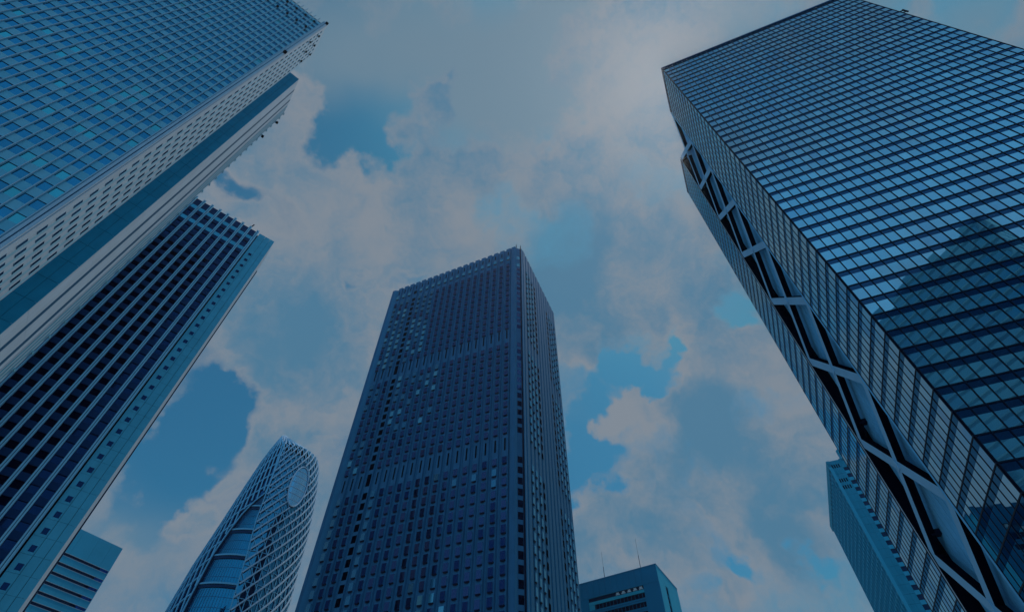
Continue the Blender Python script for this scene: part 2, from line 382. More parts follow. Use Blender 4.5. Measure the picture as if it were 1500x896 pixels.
# parapet
m = MB(); FW.box(m, -0.2, RW + .2, 0.0, 0.4, RH - 0.9, RH + 0.3); FE.box(m, -0.2, V1, 0.0, 0.35, RH - 0.9, RH + 0.3)
m.build('parapet', 'spandrel_glass', rt); m = MB(); FE.box(m, V2, RD, 0.0, 0.35, RH - 0.9, RH + 0.3)
m.build('parapet', 'spandrel_glass', rt)
# recess: panelled back wall with upright grooves, dark reveal, louvred slots
m = MB()
np_ = 12; w = (V2 - V1) / np_
for i in range(np_):
    FE.box(m, V1 + i * w + 0.04, V1 + (i + 1) * w - 0.04, -REC, -REC + 0.12, 0, RH - 0.6)
m.build('recess_wall', 'pale_blue_panel', rt)
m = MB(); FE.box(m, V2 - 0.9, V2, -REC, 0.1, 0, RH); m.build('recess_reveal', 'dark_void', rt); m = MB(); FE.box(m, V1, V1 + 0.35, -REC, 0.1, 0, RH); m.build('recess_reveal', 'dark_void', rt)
m = MB(); FE.box(m, V2 - 0.62, V2 - 0.42, 0.102, 0.18, 0, RH); m.build('edge_trim', 'white_metal', rt)
m = MB(); FE.box(m, V1 + 0.2, V1 + 0.8, 0.06, 0.2, 0, RH); m.build('edge_trim', 'pale_blue_panel', rt)
VC = (V1 + V2) / 2 - 0.3; PITX = 22.95
for k in range(-1, 8):
    zc = 31.9 + PITX * k; h = PITX / 2; m = MB()
    lo, hi = V1 + 0.9, V2 - 1.0
    z0, z1 = zc - h, zc + h
    if k == 7: z1 = RH - 1
    for (a, b) in (((lo, z0), (hi, z1)), ((lo, z1), (hi, z0))):
        if a[1] < 0 or b[1] < 0: pass
        P, Q = FE.p(a[0], -0.6, a[1]), FE.p(b[0], -0.6, b[1])
        # deep shade painted on every side of the member except its front
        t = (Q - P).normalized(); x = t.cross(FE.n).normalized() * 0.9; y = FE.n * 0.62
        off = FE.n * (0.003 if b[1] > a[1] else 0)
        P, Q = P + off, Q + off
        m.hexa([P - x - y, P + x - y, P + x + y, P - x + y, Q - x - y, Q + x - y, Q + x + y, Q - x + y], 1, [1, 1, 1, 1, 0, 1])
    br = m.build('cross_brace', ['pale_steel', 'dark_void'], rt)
    m = MB(); FE.box(m, VC - 0.4, VC + 1.0, -1.3, 0.215, zc - 1.0, zc + 1.0, 0); m.build('gusset_plate', 'pale_steel', br)
for zc in (43, 20):
    for q in (0, 1):
        m = MB(); FE.box(m, V1 + 5 + q * 0.0, V1 + 7.6, -REC + 0.1, -REC + 0.2, zc + q * 3.2, zc + 1.3 + q * 3.2); m.build('louvre', 'dark_void', rt)
for zc in (45.5, 68.5, 22.0):
    m = MB(); a = V2 - 4.2
    FE.box(m, a, a + 1.1, -REC + 0.2, -REC + 1.6, zc, zc + 0.9); FE.box(m, a + 0.35, a + 0.7, -REC + 1.6, -REC + 2.3, zc + 0.2, zc + 0.7)
    FE.box(m, a + 1.1, a + 2.6, -REC + 0.6, -REC + 0.8, zc + 0.3, zc + 0.5); FE.box(m, a + 2.6, a + 2.8, -REC + 0.4, -REC + 1.4, zc - 0.5, zc + 1.2)
    m.build('floodlight', 'black_frame', rt)
m = MB(); s0 = Vector((FW.d.x * RW, FW.d.y * RW, 0))
for q in (0, 1.6):
    m.beam(s0 + Vector((0, 0, 176.0 + q)), s0 + FW.d * 1.3 + Vector((0, 0, 176.0 + q)), 0.25, 0.25, (0, 0, 1))
    m.beam(s0 + FW.d * 1.3 + Vector((0, 0, 175.4 + q)), s0 + FW.d * 1.3 + Vector((0, 0, 176.6 + q)), 0.4, 0.4, (1, 0, 0))
m.build('bracket', 'black_frame', rt)
for zc in (150, 95):
    m = MB(); FE.box(m, RD, RD + 1.3, -0.6, -0.2, zc, zc + 0.3); FE.box(m, RD + 1.0, RD + 1.5, -0.7, -0.1, zc - 0.6, zc + 0.6); m.build('bracket', 'black_frame', rt)

# ================================================================== left pale tower with finned glass face and side wing
lt = tower('office_tower', (-63.98, 35.06), 'pale finned glass tower in the upper left corner with white ribbed side and lower wing')
LH, WH = 200.0, 175.6
F1 = Face((0, 0), -140.1, 1); F2 = Face((0, 0), 126.3, -1)
LF, L2 = 46.0, 11.25
mat('teal_panel', (0.13, 0.43, 0.58), 0.6, vary=0.06, vscale=0.5)
mat('teal_panel_pale', (0.17, 0.46, 0.60), 0.6, vary=0.06, vscale=0.5)
mat('rib_cladding_shaded', (0.24, 0.47, 0.60), 0.8, vary=0.05, vscale=0.3, streak=0.05)
mat('white_cladding', (0.38, 0.50, 0.60), 0.9, vary=0.05, vscale=0.3, streak=0.05)
mat('slab_tile', (0.012, 0.26, 0.42), 0.7, vary=0.08, vscale=0.4, streak=0.04)
mat('fin_metal', (0.16, 0.44, 0.58), 0.6)
mat('navy_gap', (0.006, 0.03, 0.08), 0.6)
mat('groove', (0.006, 0.08, 0.17), 0.6)
glass('hotel_glass', (0.06, 0.34, 0.54), 0.5, (0.003, 0.05, 0.13), 0.04)
glass('hotel_glass_teal', (0.12, 0.58, 0.66), 0.5, (0.01, 0.10, 0.16), 0.04)
glass('small_glass', (0.1, 0.3, 0.5), 0.10, (0.002, 0.02, 0.05), 0.08)
c2 = F2.p(L2, 0, 0)
mb = MB()
def poly_block(mb, pts, z0, z1, mi=0):
    n = len(pts); a = sum(pts[i - 1][0] * pts[i][1] - pts[i][0] * pts[i - 1][1] for i in range(n))
    if a < 0: pts = pts[::-1]
    mb.poly([(p[0], p[1], z0) for p in pts[::-1]], mi); mb.poly([(p[0], p[1], z1) for p in pts], mi)
    for i in range(n):
        p, q = pts[i - 1], pts[i]; mb.poly([(p[0], p[1], z0), (q[0], q[1], z0), (q[0], q[1], z1), (p[0], p[1], z1)], mi)
a_, b_, c_ = F1.p(0.5, -0.6, 0), F1.p(LF, -0.6, 0), F2.p(L2, -0.5, 0)
poly_block(mb, [a_[:2], c_[:2], (c_ + F1.d * LF)[:2], b_[:2]], 0, LH - 0.5)
mb.build('core_wall', 'navy_gap', lt)
FL3, ZL = 3.77, 68.94 - 18 * 3.77
PB = 1.5; S0 = 1.25
units = []; pan = []
for k in range(0, 53):
    z = ZL + k * FL3
    if z + FL3 > LH: break
    for i in range(30):
        s = S0 + i * PB
        u = MB(); r = random.random(); F1.quad(u, s + 0.1, s + PB - 0.1, z, z + 1.9, -0.12, 1 if r < (.4 if k < 20 else (.15 if k < 28 else .03)) else 0, 0.004); units.append(u)
        u = MB(); F1.quad(u, s + 0.1, s + PB - 0.1, z + 1.9, z + FL3, -0.02, 0 if random.random() < .6 else 1, 0.003)
        a, b = F1.p(s + .1, -.02, z + 1.9), F1.p(s + PB - .1, -.02, z + 1.9)
        u.poly([a, b, b - F1.n * .12, a - F1.n * .12], 2)
        pan.append(u)
scatter_parts(lt, 'window', units, ['hotel_glass', 'hotel_glass_teal'])
scatter_parts(lt, 'spandrel_panel', pan, ['teal_panel', 'teal_panel_pale', 'groove'])
for i in range(31):
    s = S0 + i * PB; m = MB()
    F1.box(m, s - 0.13, s + 0.13, -0.6, 0.10, 0, LH + 0.8, 0)
    F1.box(m, s - 0.05, s + 0.05, 0.10, 0.20, 0, LH + 0.9, 1)
    m.build('fin', ['fin_metal', 'white_cladding'], lt)
# corner column: two pale strips with a groove
m = MB(); F1.box(m, -0.02, 0.42, -0.6, 0.30, 0, LH + 1.2); m.build('corner_column', 'white_cladding', lt)
m = MB(); F1.box(m, 0.42, 0.62, -0.6, 0.12, 0, LH + 1.0, 0); F1.box(m, 0.62, 1.02, -0.6, 0.24, 0, LH + 1.0, 1); m.build('corner_trim', ['groove', 'white_cladding'], lt)
m = MB(); F2.box(m, 0.02, 0.85, -0.6, 0.18, 0, LH + 1.0, 0); F2.box(m, 0.85, 0.95, -0.6, 0.10, 0, LH + 1.0, 1); m.build('corner_trim', ['white_cladding', 'groove'], lt)
# side face: six columns of slot windows between folded ribs
C0, CP = 1.15, 1.68
units = []
for i in range(6):
    s = C0 + i * CP; m = MB()
    # folded panel: proud flat, window recess, bevels painted in a shaded tone
    z0, z1 = 0, LH + 0.6
    def fold(pts, mis):
        for (p, q), mi in zip(zip(pts, pts[1:]), mis):
            P = [F2.p(p[0], p[1], z0), F2.p(q[0], q[1], z0), F2.p(q[0], q[1], z1), F2.p(p[0], p[1], z1)]
            if (P[1] - P[0]).cross(P[2] - P[0]).dot(F2.n) < 0: P.reverse()
            m.poly(P, mi)
    fold([(s - .2, -.6), (s - .2, 0.10), (s + 0.28, 0.10), (s + 0.42, -0.02), (s + 1.12, -0.02), (s + CP - .2, 0.09), (s + CP - .2, -.6)], [0, 0, 1, 0, 1, 1])
    m.build('rib_panel', ['white_cladding' , 'rib_cladding_shaded'], lt)
    for k in range(0, 53):
        z = 63.5 - 16 * FL3 + k * FL3
        if z + 1.9 > LH - 2: break
        u = MB(); F2.quad(u, s + 0.44, s + 1.10, z, z + 1.85, -0.005, 0)
        a, b = F2.p(s + .46, -.02, z + 1.87), F2.p(s + 1.1, -.02, z + 1.87)
        F2.box(u, s + .44, s + 1.1, -0.02, 0.03, z - 0.2, z - 0.02, 1)
        units.append(u)
scatter_parts(lt, 'slot_window', units, ['small_glass', 'groove'])
m = MB(); F2.box(m, C0 + 6 * CP - .2, L2, -.6, 0.1, 0, LH + 0.6); m.build('corner_trim', 'white_cladding', lt)
# gondola sockets
for s, z in ((2.75, 193.5), (5.75, 193.2), (8.75, 192.8), (11.75, 192.2), (2.75, 184.6), (5.75, 184.3), (8.75, 184), (11.75, 183.5), (14.75, 183)):
    m = MB(); F1.box(m, s - .28, s + .28, 0.3, 0.75, z - .4, z + .4); m.build('bracket', 'dark_void', lt)
for s, z in ((2.6, 193.6), (6.0, 193.1), (9.3, 192.5), (2.5, 184.2), (5.9, 184), (9.2, 183.3)):
    m = MB(); F2.box(m, s - .25, s + .25, 0.2, 0.6, z - .35, z + .35); m.build('bracket', 'dark_void', lt)
for z in (199.6, 158.5):
    m = MB(); F1.box(m, -.3, 0.5, 0.3, 0.9, z - .6, z + .6); m.build('bracket', 'dark_void', lt)
# lower wing: tiled slab turned to the camera, then a ribbed pale side
FS = Face((c2.x, c2.y), 42.0, -1); SW = 3.2
e0 = FS.p(SW, 0, 0); FB = Face((e0.x, e0.y), 124.8, -1); BW = 12.9
m = MB(); nrow = 38; rh = WH / nrow
for r_ in range(nrow):
    for q in range(2):
        w = SW / 2
        FS.box(m, q * w + .02, (q + 1) * w - .02, -0.3, 0, r_ * rh + .03, (r_ + 1) * rh - .03)
m.build('tiled_slab', 'slab_tile', lt)
m = MB(); p0, p1 = FS.p(0, -.12, 0), FB.p(0.1, -.12, 0); p2 = FB.p(BW, -0.3, 0); p3 = p2 + F1.d * 22; p4 = FS.p(0, -.12, 0) + F1.d * 18
poly_block(m, [p0[:2], p1[:2], p2[:2], p3[:2], p4[:2]], 0, WH - 0.4); m.build('wing_wall', 'groove', lt)
for (a, b) in ((0.0, 3.6), (4.5, 7.4), (8.3, 9.35)):
    m = MB(); n_ = 12
    for q in range(n_):
        zz0, zz1 = WH * q / n_, WH * (q + 1) / n_
        FB.box(m, a, b, -0.3, -0.04, zz0 + .02, zz1 - .02)
    m.build('wing_panel', 'white_cladding', lt)
for (a, b) in ((3.62, 4.48), (7.42, 8.28)):
    m = MB(); FB.box(m, a, b, -0.3, -0.03, 0, WH - 0.2); m.build('shadow_joint', 'groove', lt)
for i in range(7):
    s = 9.45 + i * 0.5
    m = MB(); FB.box(m, s, s + 0.3, -0.3, 0.0 + .05 * (i % 2), 0, WH - 0.3 - i * 0.25); m.build('wing_rib', 'fin_metal' if i % 2 else 'white_cladding', lt)
m = MB()
for k in range(46):
    FB.box(m, 12.2, 12.85, 0.1, 0.3, 4 + k * FL3 - .1, 4 + k * FL3 + .25)
m.build('balcony_edge', 'teal_panel_pale', lt, kind='stuff')
for z in (166, 154):
    m = MB(); FB.box(m, 12.2, 12.8, 0.3, 0.9, z, z + 0.7); m.build('bracket', 'dark_void', lt)

# ================================================================== dark tower with pale fins, below the left one
dt = tower('office_tower', (-87.24, 99.97), 'dark glass tower with bright upright fins and a tiled end strip of small square windows')
DH = 165.0
G1 = Face((0, 0), -141.65, 1); G2 = Face((0, 0), 127.2, -1)
mat('tile_cladding', (0.09, 0.45, 0.62), 0.7, vary=0.06, vscale=0.3, streak=0.05)
mat('fin_paint', (0.30, 0.62, 0.80), 0.7, vary=0.04)
glass('night_glass', (0.02, 0.06, 0.16), 0.30, (0.002, 0.005, 0.02), 0.05)
glass('blind_glass', (0.10, 0.38, 0.5), 0.55, (0.01, 0.08, 0.14), 0.05)
mat('navy_panel', (0.004, 0.04, 0.13), 0.6)
DW, DD = 46.0, 10.9
mb = MB()
q0, q1, q3 = G1.p(0, -.4, 0), G1.p(DW, -.4, 0), G2.p(DD, -.4, 0)
poly_block(mb, [G1.p(0.4, -.4, 0)[:2], q1[:2], (q1 + G2.d * 16)[:2], (q3 + G1.d * 3)[:2], q3[:2]], 0, DH - 1.2)
mb.build('core_wall', 'navy_gap', dt)
# tiled strip at the corner
m = MB(); FD = 3.42; rows = int(DH / FD)
for r_ in range(rows + 1):
    z0, z1 = DH - (r_ + 1) * FD, DH - r_ * FD
    if z0 < 0: z0 = 0
    for (a, b) in ((0.0, 1.55), (1.6, 3.3), (3.35, 5.55)):
        G1.box(m, a + .015, b - .015, -0.4, 0.0, z0 + .025, z1 - .025)
m.build('tiled_wall', 'tile_cladding', dt)
units = []
for k in range(44):
    z = 43.0 - 11 * FD + k * FD
    if z + 1 > DH - 9: break
    u = MB(); G1.quad(u, 3.62, 4.62, z - .6, z + .62, 0.02, 0)
    G1.box(u, 3.56, 3.62, 0.003, 0.07, z - .66, z + .66, 1); G1.box(u, 4.62, 4.68, 0.003, 0.07, z - .66, z + .66, 1); units.append(u)
scatter_parts(dt, 'square_window', units, ['night_glass', 'tile_cladding'])
m = MB(); G1.box(m, 5.6, 5.85, -0.4, -0.1, 0, DH - 8); m.build('shadow_joint', 'dark_void', dt)
m = MB(); G1.box(m, 5.9, 6.45, -0.3, 0.25, 0, DH); m.build('edge_fin', 'fin_paint', dt)
m = MB()
for k in range(44): G1.box(m, 5.86, 5.98, 0.1, 0.4, 3 + k * FD, 3.2 + k * FD)
m.build('rail_clip', 'fin_paint', dt, kind='stuff')
FP = 2.725
for i in range(0, 15):
    s = 6.4 + FP * i
    m = MB()
    G1.box(m, s - 0.36, s - 0.06, -0.4, 0.5, 0, DH + 0.6, 0); G1.box(m, s - 0.05, s + 0.09, -0.4, 0.3, 0, DH + 0.4, 1); G1.box(m, s + 0.09, s + 0.40, -0.4, 0.5, 0, DH + 0.6, 0)
    m.build('fin', ['fin_paint', 'groove'], dt)
units = []; pan = []
for k in range(48):
    zt = DH - 3.6 - k * 3.47
    if zt < 4: break
    for i in range(0, 15):
        s0, s1 = 6.4 + FP * i + .34, 6.4 + FP * (i + 1) - .3
        u = MB(); r = random.random()
        lit = (k == 0 or k == 2) and i < 11
        G1.quad(u, s0, s1, zt - 1.75, zt, -0.3 if not lit else -0.05, 1 if lit else 0, 0.004); 
        units.append(u)
        u = MB(); G1.box(u, s0, s1, -0.38, -0.02, zt - 3.45, zt - 1.8, 0); u.f = [u.f[i_] for i_ in (4, 0, 1, 2, 3, 5)]; pan.append(u)
for i in range(0, 15):
    s0, s1 = 6.4 + FP * i + .34, 6.4 + FP * (i + 1) - .3
    u = MB(); G1.box(u, s0, s1, -0.38, -0.02, DH - 3.5, DH - 0.1); u.f = [u.f[i_] for i_ in (4, 0, 1, 2, 3, 5)]; pan.append(u)
def dhid(pts): return any((p[0] * G1.d.x + p[1] * G1.d.y) > 27.5 for p in [Vector(pts[0])])
scatter_parts(dt, 'window', units, ['night_glass', 'blind_glass'], hidden=dhid)
scatter_parts(dt, 'spandrel_panel', pan, ['navy_panel'], hidden=dhid)
m = MB(); G2.box(m, 0.02, DD, -0.4, 0.0, 0, DH - 0.05); m.build('side_wall', 'white_cladding', dt)
m = MB(); G2.box(m, DD - 1.6, DD - 0.7, 0.0, 0.25, 0, DH - 8); m.build('side_groove', 'navy_gap', dt)
m = MB(); P = G1.p(9.2, -0.8, DH); m.beam(P, P + Vector((0, 0, 2.2)), 0.18, 0.18, (1, 0, 0)); m.beam(P + Vector((0, 0, 1.4)), P + Vector((.5, 0, 3.4)), 0.3, 0.3, (1, 0, 0))
m.build('antenna', 'black_frame', dt)

# ================================================================== centre tower
ct = tower('office_tower', (1.79, 133.34), 'dark blue central tower with saw-toothed roofline and hundreds of small bay windows')
CH = 215.6
mat('blue_cladding', (0.036, 0.145, 0.27), 0.8, vary=0.08, vscale=0.3, streak=0.10)
mat('blue_cladding_pale', (0.048, 0.19, 0.33), 0.8, vary=0.06, vscale=0.4)
mat('side_cladding', (0.02, 0.15, 0.28), 0.8, vary=0.10, vscale=1.2)
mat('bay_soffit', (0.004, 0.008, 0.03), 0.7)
glass('bay_dark', (0.05, 0.10, 0.3), 0.22, (0.002, 0.003, 0.008), 0.05)
glass('bay_violet', (0.10, 0.15, 0.32), 0.35, (0.006, 0.010, 0.04), 0.05)
glass('bay_blue', (0.12, 0.34, 0.50), 0.45, (0.01, 0.05, 0.10), 0.05)
glass('bay_bright', (0.20, 0.52, 0.68), 0.55, (0.02, 0.12, 0.16), 0.05)
BM = ['bay_dark', 'bay_violet', 'bay_blue', 'bay_bright', 'bay_soffit', 'blue_cladding_pale', 'dark_void']
HL = Face((0, 0), 156.3, 1)                       # left, towards the camera
cc = HL.p(0, 0, 0); A2 = Vector((2.32, 0.76, 0))
HR = Face((A2.x, A2.y), 66.4, -1); HC = Face((0, 0), 18.1, -1)
LW, RW2, CW_ = 68.8, 44.8, 2.44
mb = MB()
poly_block(mb, [HL.p(0.3, -.4, 0)[:2], HL.p(LW, -.4, 0)[:2], (HL.p(LW, -.4, 0) + HR.d * RW2)[:2], HR.p(RW2, -.4, 0)[:2], HR.p(0.3, -.4, 0)[:2]], 0, CH - 1.0)
mb.build('core_wall', 'navy_core', ct)
def folded(face, pts, z0, z1, mats, mis, name):
    m = MB()
    for (p, q), mi in zip(zip(pts, pts[1:]), mis):
        P = [face.p(p[0], p[1], z0), face.p(q[0], q[1], z0), face.p(q[0], q[1], z1), face.p(p[0], p[1], z1)]
        if (P[1] - P[0]).cross(P[2] - P[0]).dot(face.n) < 0: P.reverse()
        m.poly(P, mi)
        Q = [face.p(p[0], p[1], z1), face.p(q[0], q[1], z1), face.p(q[0], -.5, z1), face.p(p[0], -.5, z1)]; m.poly(Q, mi)
    return m.build(name, mats, ct)
CPI = 3.34; CS = 3.64
FO = 0.85
folded(HL, [(0, 0), (0.3, FO), (CS - CPI / 2 + .1, FO), (CS - CPI / 2 + .25, 0.0)], 0, CH, ['blue_cladding_pale', 'blue_cladding'], [0, 1, 0], 'pier')
for i in range(19):
    c = CS + CPI * i
    folded(HL, [(c - CPI / 2 + .25, 0), (c - CPI / 2 + .45, 0.22), (c - 1.02, FO), (c + 1.02, FO), (c + CPI / 2 - .25, .22), (c + CPI / 2 - .1, 0), (c + CPI / 2 + .25, 0)],
           0, CH, ['blue_cladding', 'blue_cladding_pale'], [1, 0, 0, 0, 1, 0], 'facade_bay')
folded(HL, [(CS + CPI * 18.5 + .25, 0), (LW - 1.6, FO), (LW - .3, FO), (LW, 0), (LW, -3)], 0, CH, ['blue_cladding', 'blue_cladding_pale'], [1, 0, 1, 0], 'pier')
def bay_window(face, c, z, gm, w=0.78, h=2.25, o=FO, dep=0.36):
    """projecting window: glass front, tapered foot, dark underside"""
    u = MB(); z0, z1 = z - h / 2, z + h / 2; t = 0.16
    pts = [face.p(c - w + .05, o + dep, z0), face.p(c + w - .05, o + dep, z0), face.p(c + w - .05, o + dep, z1), face.p(c - w + .05, o + dep, z1)]
    if (pts[1] - pts[0]).cross(pts[2] - pts[0]).dot(face.n) < 0: pts.reverse()
    u.poly(pts, gm)
    B = [face.p(c - w, o + .01, z0 - .25), face.p(c + w, o + .01, z0 - .25)]
    Fp = [face.p(c - w + .05, o + dep, z0), face.p(c + w - .05, o + dep, z0)]
    T = [face.p(c - w, o + .01, z1), face.p(c + w, o + .01, z1)]; Ft = [face.p(c - w + .05, o + dep, z1), face.p(c + w - .05, o + dep, z1)]
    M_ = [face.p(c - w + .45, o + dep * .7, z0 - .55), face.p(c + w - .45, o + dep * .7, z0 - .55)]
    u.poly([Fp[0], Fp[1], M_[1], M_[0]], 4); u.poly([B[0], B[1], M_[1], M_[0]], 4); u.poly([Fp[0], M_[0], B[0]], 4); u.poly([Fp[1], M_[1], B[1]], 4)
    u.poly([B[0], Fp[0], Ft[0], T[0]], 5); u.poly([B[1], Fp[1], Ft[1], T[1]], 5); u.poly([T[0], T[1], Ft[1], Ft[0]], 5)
    return u
levels = [63.3 + 3.62 * k for k in range(-15, 10)] + [107.0 + 3.64 * k for k in range(12)] + [157.6 + 3.62 * k for k in range(13)] + [206.9]
units = []; slits = []
for li, z in enumerate(levels):
    if z < 10: continue
    for i in range(19):
        c = CS + CPI * i
        if i == 15:
            u = MB(); HL.quad(u, c - .85, c + .85, z - 1.2, z + 1.2, FO + 0.02, 6); units.append(u); continue
        r = random.random()
        # rooms with drawn blinds up high at the left, open dark rooms low at the left, violet glass elsewhere
        if z > 205: gm = 3
        elif z > 157: gm = 3 if (i > 15 and r < .5) or (i == 14 and z < 186 and r < .6) or (i in (12, 13) and z < 180 and r < .45) else (2 if i > 11 and r < .75 else 1)
        elif z > 104: gm = (3 if r < .18 else 2) if (8 < i < 15 and z > 118 and r < .55) or i > 16 and r < .4 else (0 if i > 11 and r < .45 else 1)
        else:
            dark = (i >= 16 and i < 18) or i in (13, 11) or (i <= 1 and z < 75)
            gm = 0 if dark and r < .85 else (3 if (r < .5 and 4 < i < 10 and z < 62) else (2 if i == 18 or i == 14 or r < .1 else (1 if r < .85 else 0)))
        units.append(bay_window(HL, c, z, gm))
for zc, h in ((101.8, 4.6), (153.3, 5.0), (211.2, 3.0)):
    for i in range(19):
        c = CS + CPI * i
        if i == 15 and h > 4:
            u = MB(); HL.quad(u, c - .8, c + .8, zc - h / 2, zc + h / 2, FO + 0.02, 6); slits.append(u); continue
        u = MB(); HL.quad(u, c - .32, c + .32, zc - h / 2, zc + h / 2, FO + 0.02, 6)
        HL.box(u, c - .36, c - .27, FO + .003, FO + .1, zc - h / 2, zc + h / 2, 5); slits.append(u)
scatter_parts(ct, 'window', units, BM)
scatter_parts(ct, 'vent_slot', slits, BM)
# chamfered corner with one window per floor
m = MB(); HC.box(m, 0, CW_, -0.6, -0.05, 0, CH - 0.3); m.build('corner_wall', 'blue_cladding', ct)
units = []
for li, z in enumerate(levels):
    if z < 10: continue
    u = MB(); HC.quad(u, 0.25, 1.75, z - 1.1, z + 1.1, 0.0, 3 if z > 199 else (0 if z < 120 or random.random() < .3 else 1)); units.append(u)
scatter_parts(ct, 'corner_window', units, BM)
m = MB(); HC.box(m, 1.85, 2.35, -0.4, 0.12, 0, CH); m.build('corner_shaft', 'bay_soffit', ct)
m = MB(); HR.box(m, 0, 0.9, -0.5, 0.35, 0, CH); m.build('corner_trim', 'blue_cladding_pale', ct)
for P in (HC.p(0.1, 0, CH), HC.p(2.2, 0.1, CH)):
    m = MB(); m.beam(P, P + Vector((0, 0, 2.0)), .35, .35, (1, 0, 0)); m.beam(P + Vector((0, 0, 2.0)), P + Vector((0, 0, 3.2)), .15, .15, (1, 0, 0)); m.build('lightning_rod', 'bay_soffit', ct)
# right side: saw-toothed wall, two groups of window columns
ncol = 13; cp = (RW2 - 1.2) / ncol
for i in range(ncol):
    a = 0.95 + cp * i
    folded(HR, [(a, 0), (a + .5, .6), (a + cp - .7, .6), (a + cp - .1, 0), (a + cp, 0)], 0, CH, ['side_cladding', 'blue_cladding_pale'], [0, 0, 0, 0], 'facade_bay')
units = []
for li, z in enumerate(levels):
    if z < 10: continue
    for c, dk in ((4.7, 0), (7.95, 0), (11.3, 0), (14.8, 1), (30.9, 1), (34.3, 0), (37.6, 0), (41.0, 0)):
        zz = z - 0.4 * ((c > 20) * 1.0)
        if z > 205: continue
        if dk:
            u = MB(); HR.quad(u, c - .7, c + .7, zz - 1.1, zz + 1.1, 0.63, 6); units.append(u)
        else:
            units.append(bay_window(HR, c, zz, 3 if random.random() < .85 else 2, w=.6, h=2.2, o=.6, dep=.3))
scatter_parts(ct, 'side_window', units, BM)

# ================================================================== opposite tower (out of frame, mirrored in the right glass tower)
ot = tower('office_tower', (101.0, -34.0), 'pale tower behind the viewer, seen only mirrored in the right glass tower')
O1 = Face((0, 0), 207.0, -1); O2 = Face((0, 0), -63.0, 1)
OH = 150.0
mb = MB(); poly_block(mb, [O1.p(0, -.3, 0)[:2], O1.p(56, -.3, 0)[:2], (O1.p(56, -.3, 0) + O2.d * 30)[:2], O2.p(30, -.3, 0)[:2]], 0, OH - .5)
mat('opposite_wall', (0.32, 0.78, 0.95), 0.8, vary=.05); glass('opposite_glass', (0.30, 0.82, 1.0), 0.8, (0.02, 0.15, 0.2), 0.08); mb.build('core_wall', 'opposite_wall', ot)
for k in range(39):
    z = 3 + k * 3.8
    for F_, w_ in ((O1, 56), (O2, 30)):
        m = MB(); F_.box(m, 1.2, w_ - 1.2, -.29, -0.2, z, z + 2.4); m.build('ribbon_window', 'opposite_glass', ot)
        m = MB(); F_.box(m, 0.01, w_, -.28, .1, z - .5, z - .1); m.build('ledge', 'opposite_wall', ot)

# ================================================================== tower behind the right one
bt = tower('apartment_tower', (150.3, 210.6), 'teal tower with rows of ribbed balconies, partly hidden behind the right glass tower')
BH = 150.0
B1 = Face((0, 0), -22.3, -1); B2 = Face((0, 0), 67.3, 1)
mat('teal_wall', (0.02, 0.30, 0.46), 0.8, vary=.06, vscale=.3, streak=.05)
mat('teal_rail', (0.04, 0.40, 0.60), 0.8)
mat('teal_shadow', (0.006, 0.035, 0.10), 0.7)
mb = MB(); poly_block(mb, [B1.p(.3, -.3, 0)[:2], B1.p(26, -.3, 0)[:2], (B1.p(26, -.3, 0) + B2.d * 63)[:2], B2.p(63.2, -.9, 0)[:2], B2.p(.3, -.9, 0)[:2]], 0, BH - .4)
mb.build('core_wall', 'teal_shadow', bt)
m = MB(); FT = 3.53
for k in range(43):
    z0, z1 = max(0, BH - (k + 1) * FT), BH - k * FT
    for (a, b) in ((0, 1.7), (1.72, 3.4), (3.42, 5.3)): B1.box(m, a + .02, b, -.3, 0, z0 + .03, z1 - .03)
m.build('end_wall', 'teal_wall', bt)
for k in range(42):
    z = 141.0 - k * FT
    if z < 5: break
    m = MB(); B1.box(m, 5.3, 8.3, -.3, 0.0, z + 1.4, z + FT - .6); m.build('balcony', 'teal_rail', bt)
    m = MB(); B1.box(m, 8.3, 25, -.3, 0.0, z + 1.4, z + FT - .75); m.build('balcony', 'teal_rail', bt)
m = MB(); B1.box(m, 5.3, 26, -.3, 0.1, 145.6, BH + .3); m.build('parapet', 'teal_wall', bt)
for s, z in ((1.0, 147.0), (1.0, 139.6), (1.0, 136.2)):
    for q in range(4):
        m = MB(); B1.box(m, s + q * .95, s + q * .95 + .5, 0.01, .05, z - .9, z + .9); m.build('louvre', 'dark_void', bt)
m = MB(); P = B1.p(7, 0.3, BH); m.beam(P - Vector((0, 0, .5)), P + Vector((0, 0, 4.5)), 1.6, 1.6, (1, 0, 0)); m.build('roof_box', 'teal_rail', bt)
# balcony columns on the long face, ribs between them
for q in range(16):
    a = q * 3.95; m = MB(); B2.box(m, a, a + .5, -.9, .35, 0, BH - 1); m.build('rib', 'teal_rail', bt)
units = []
for k in range(42):
    z = BH - 5 - k * FT
    if z < 4: break
    for q in range(15):
        a = q * 3.95 + .55
        u = MB(); B2.box(u, a, a + 2.2, -.9, .15, z - .9, z + .1); B2.box(u, a + 2.5, a + 3.2, -.9, -.3, z - 1.2, z + 1.2); u.f = [u.f[i_] for i_ in (4, 0, 1, 2, 3, 5, 6, 7, 8, 9, 10, 11)]
        units.append(u)
scatter_parts(bt, 'balcony', units, ['teal_rail'])
m = MB(); B2.box(m, 0, 63.2, -.9, .3, BH - 3, BH + .2); m.build('parapet', 'teal_wall', bt)

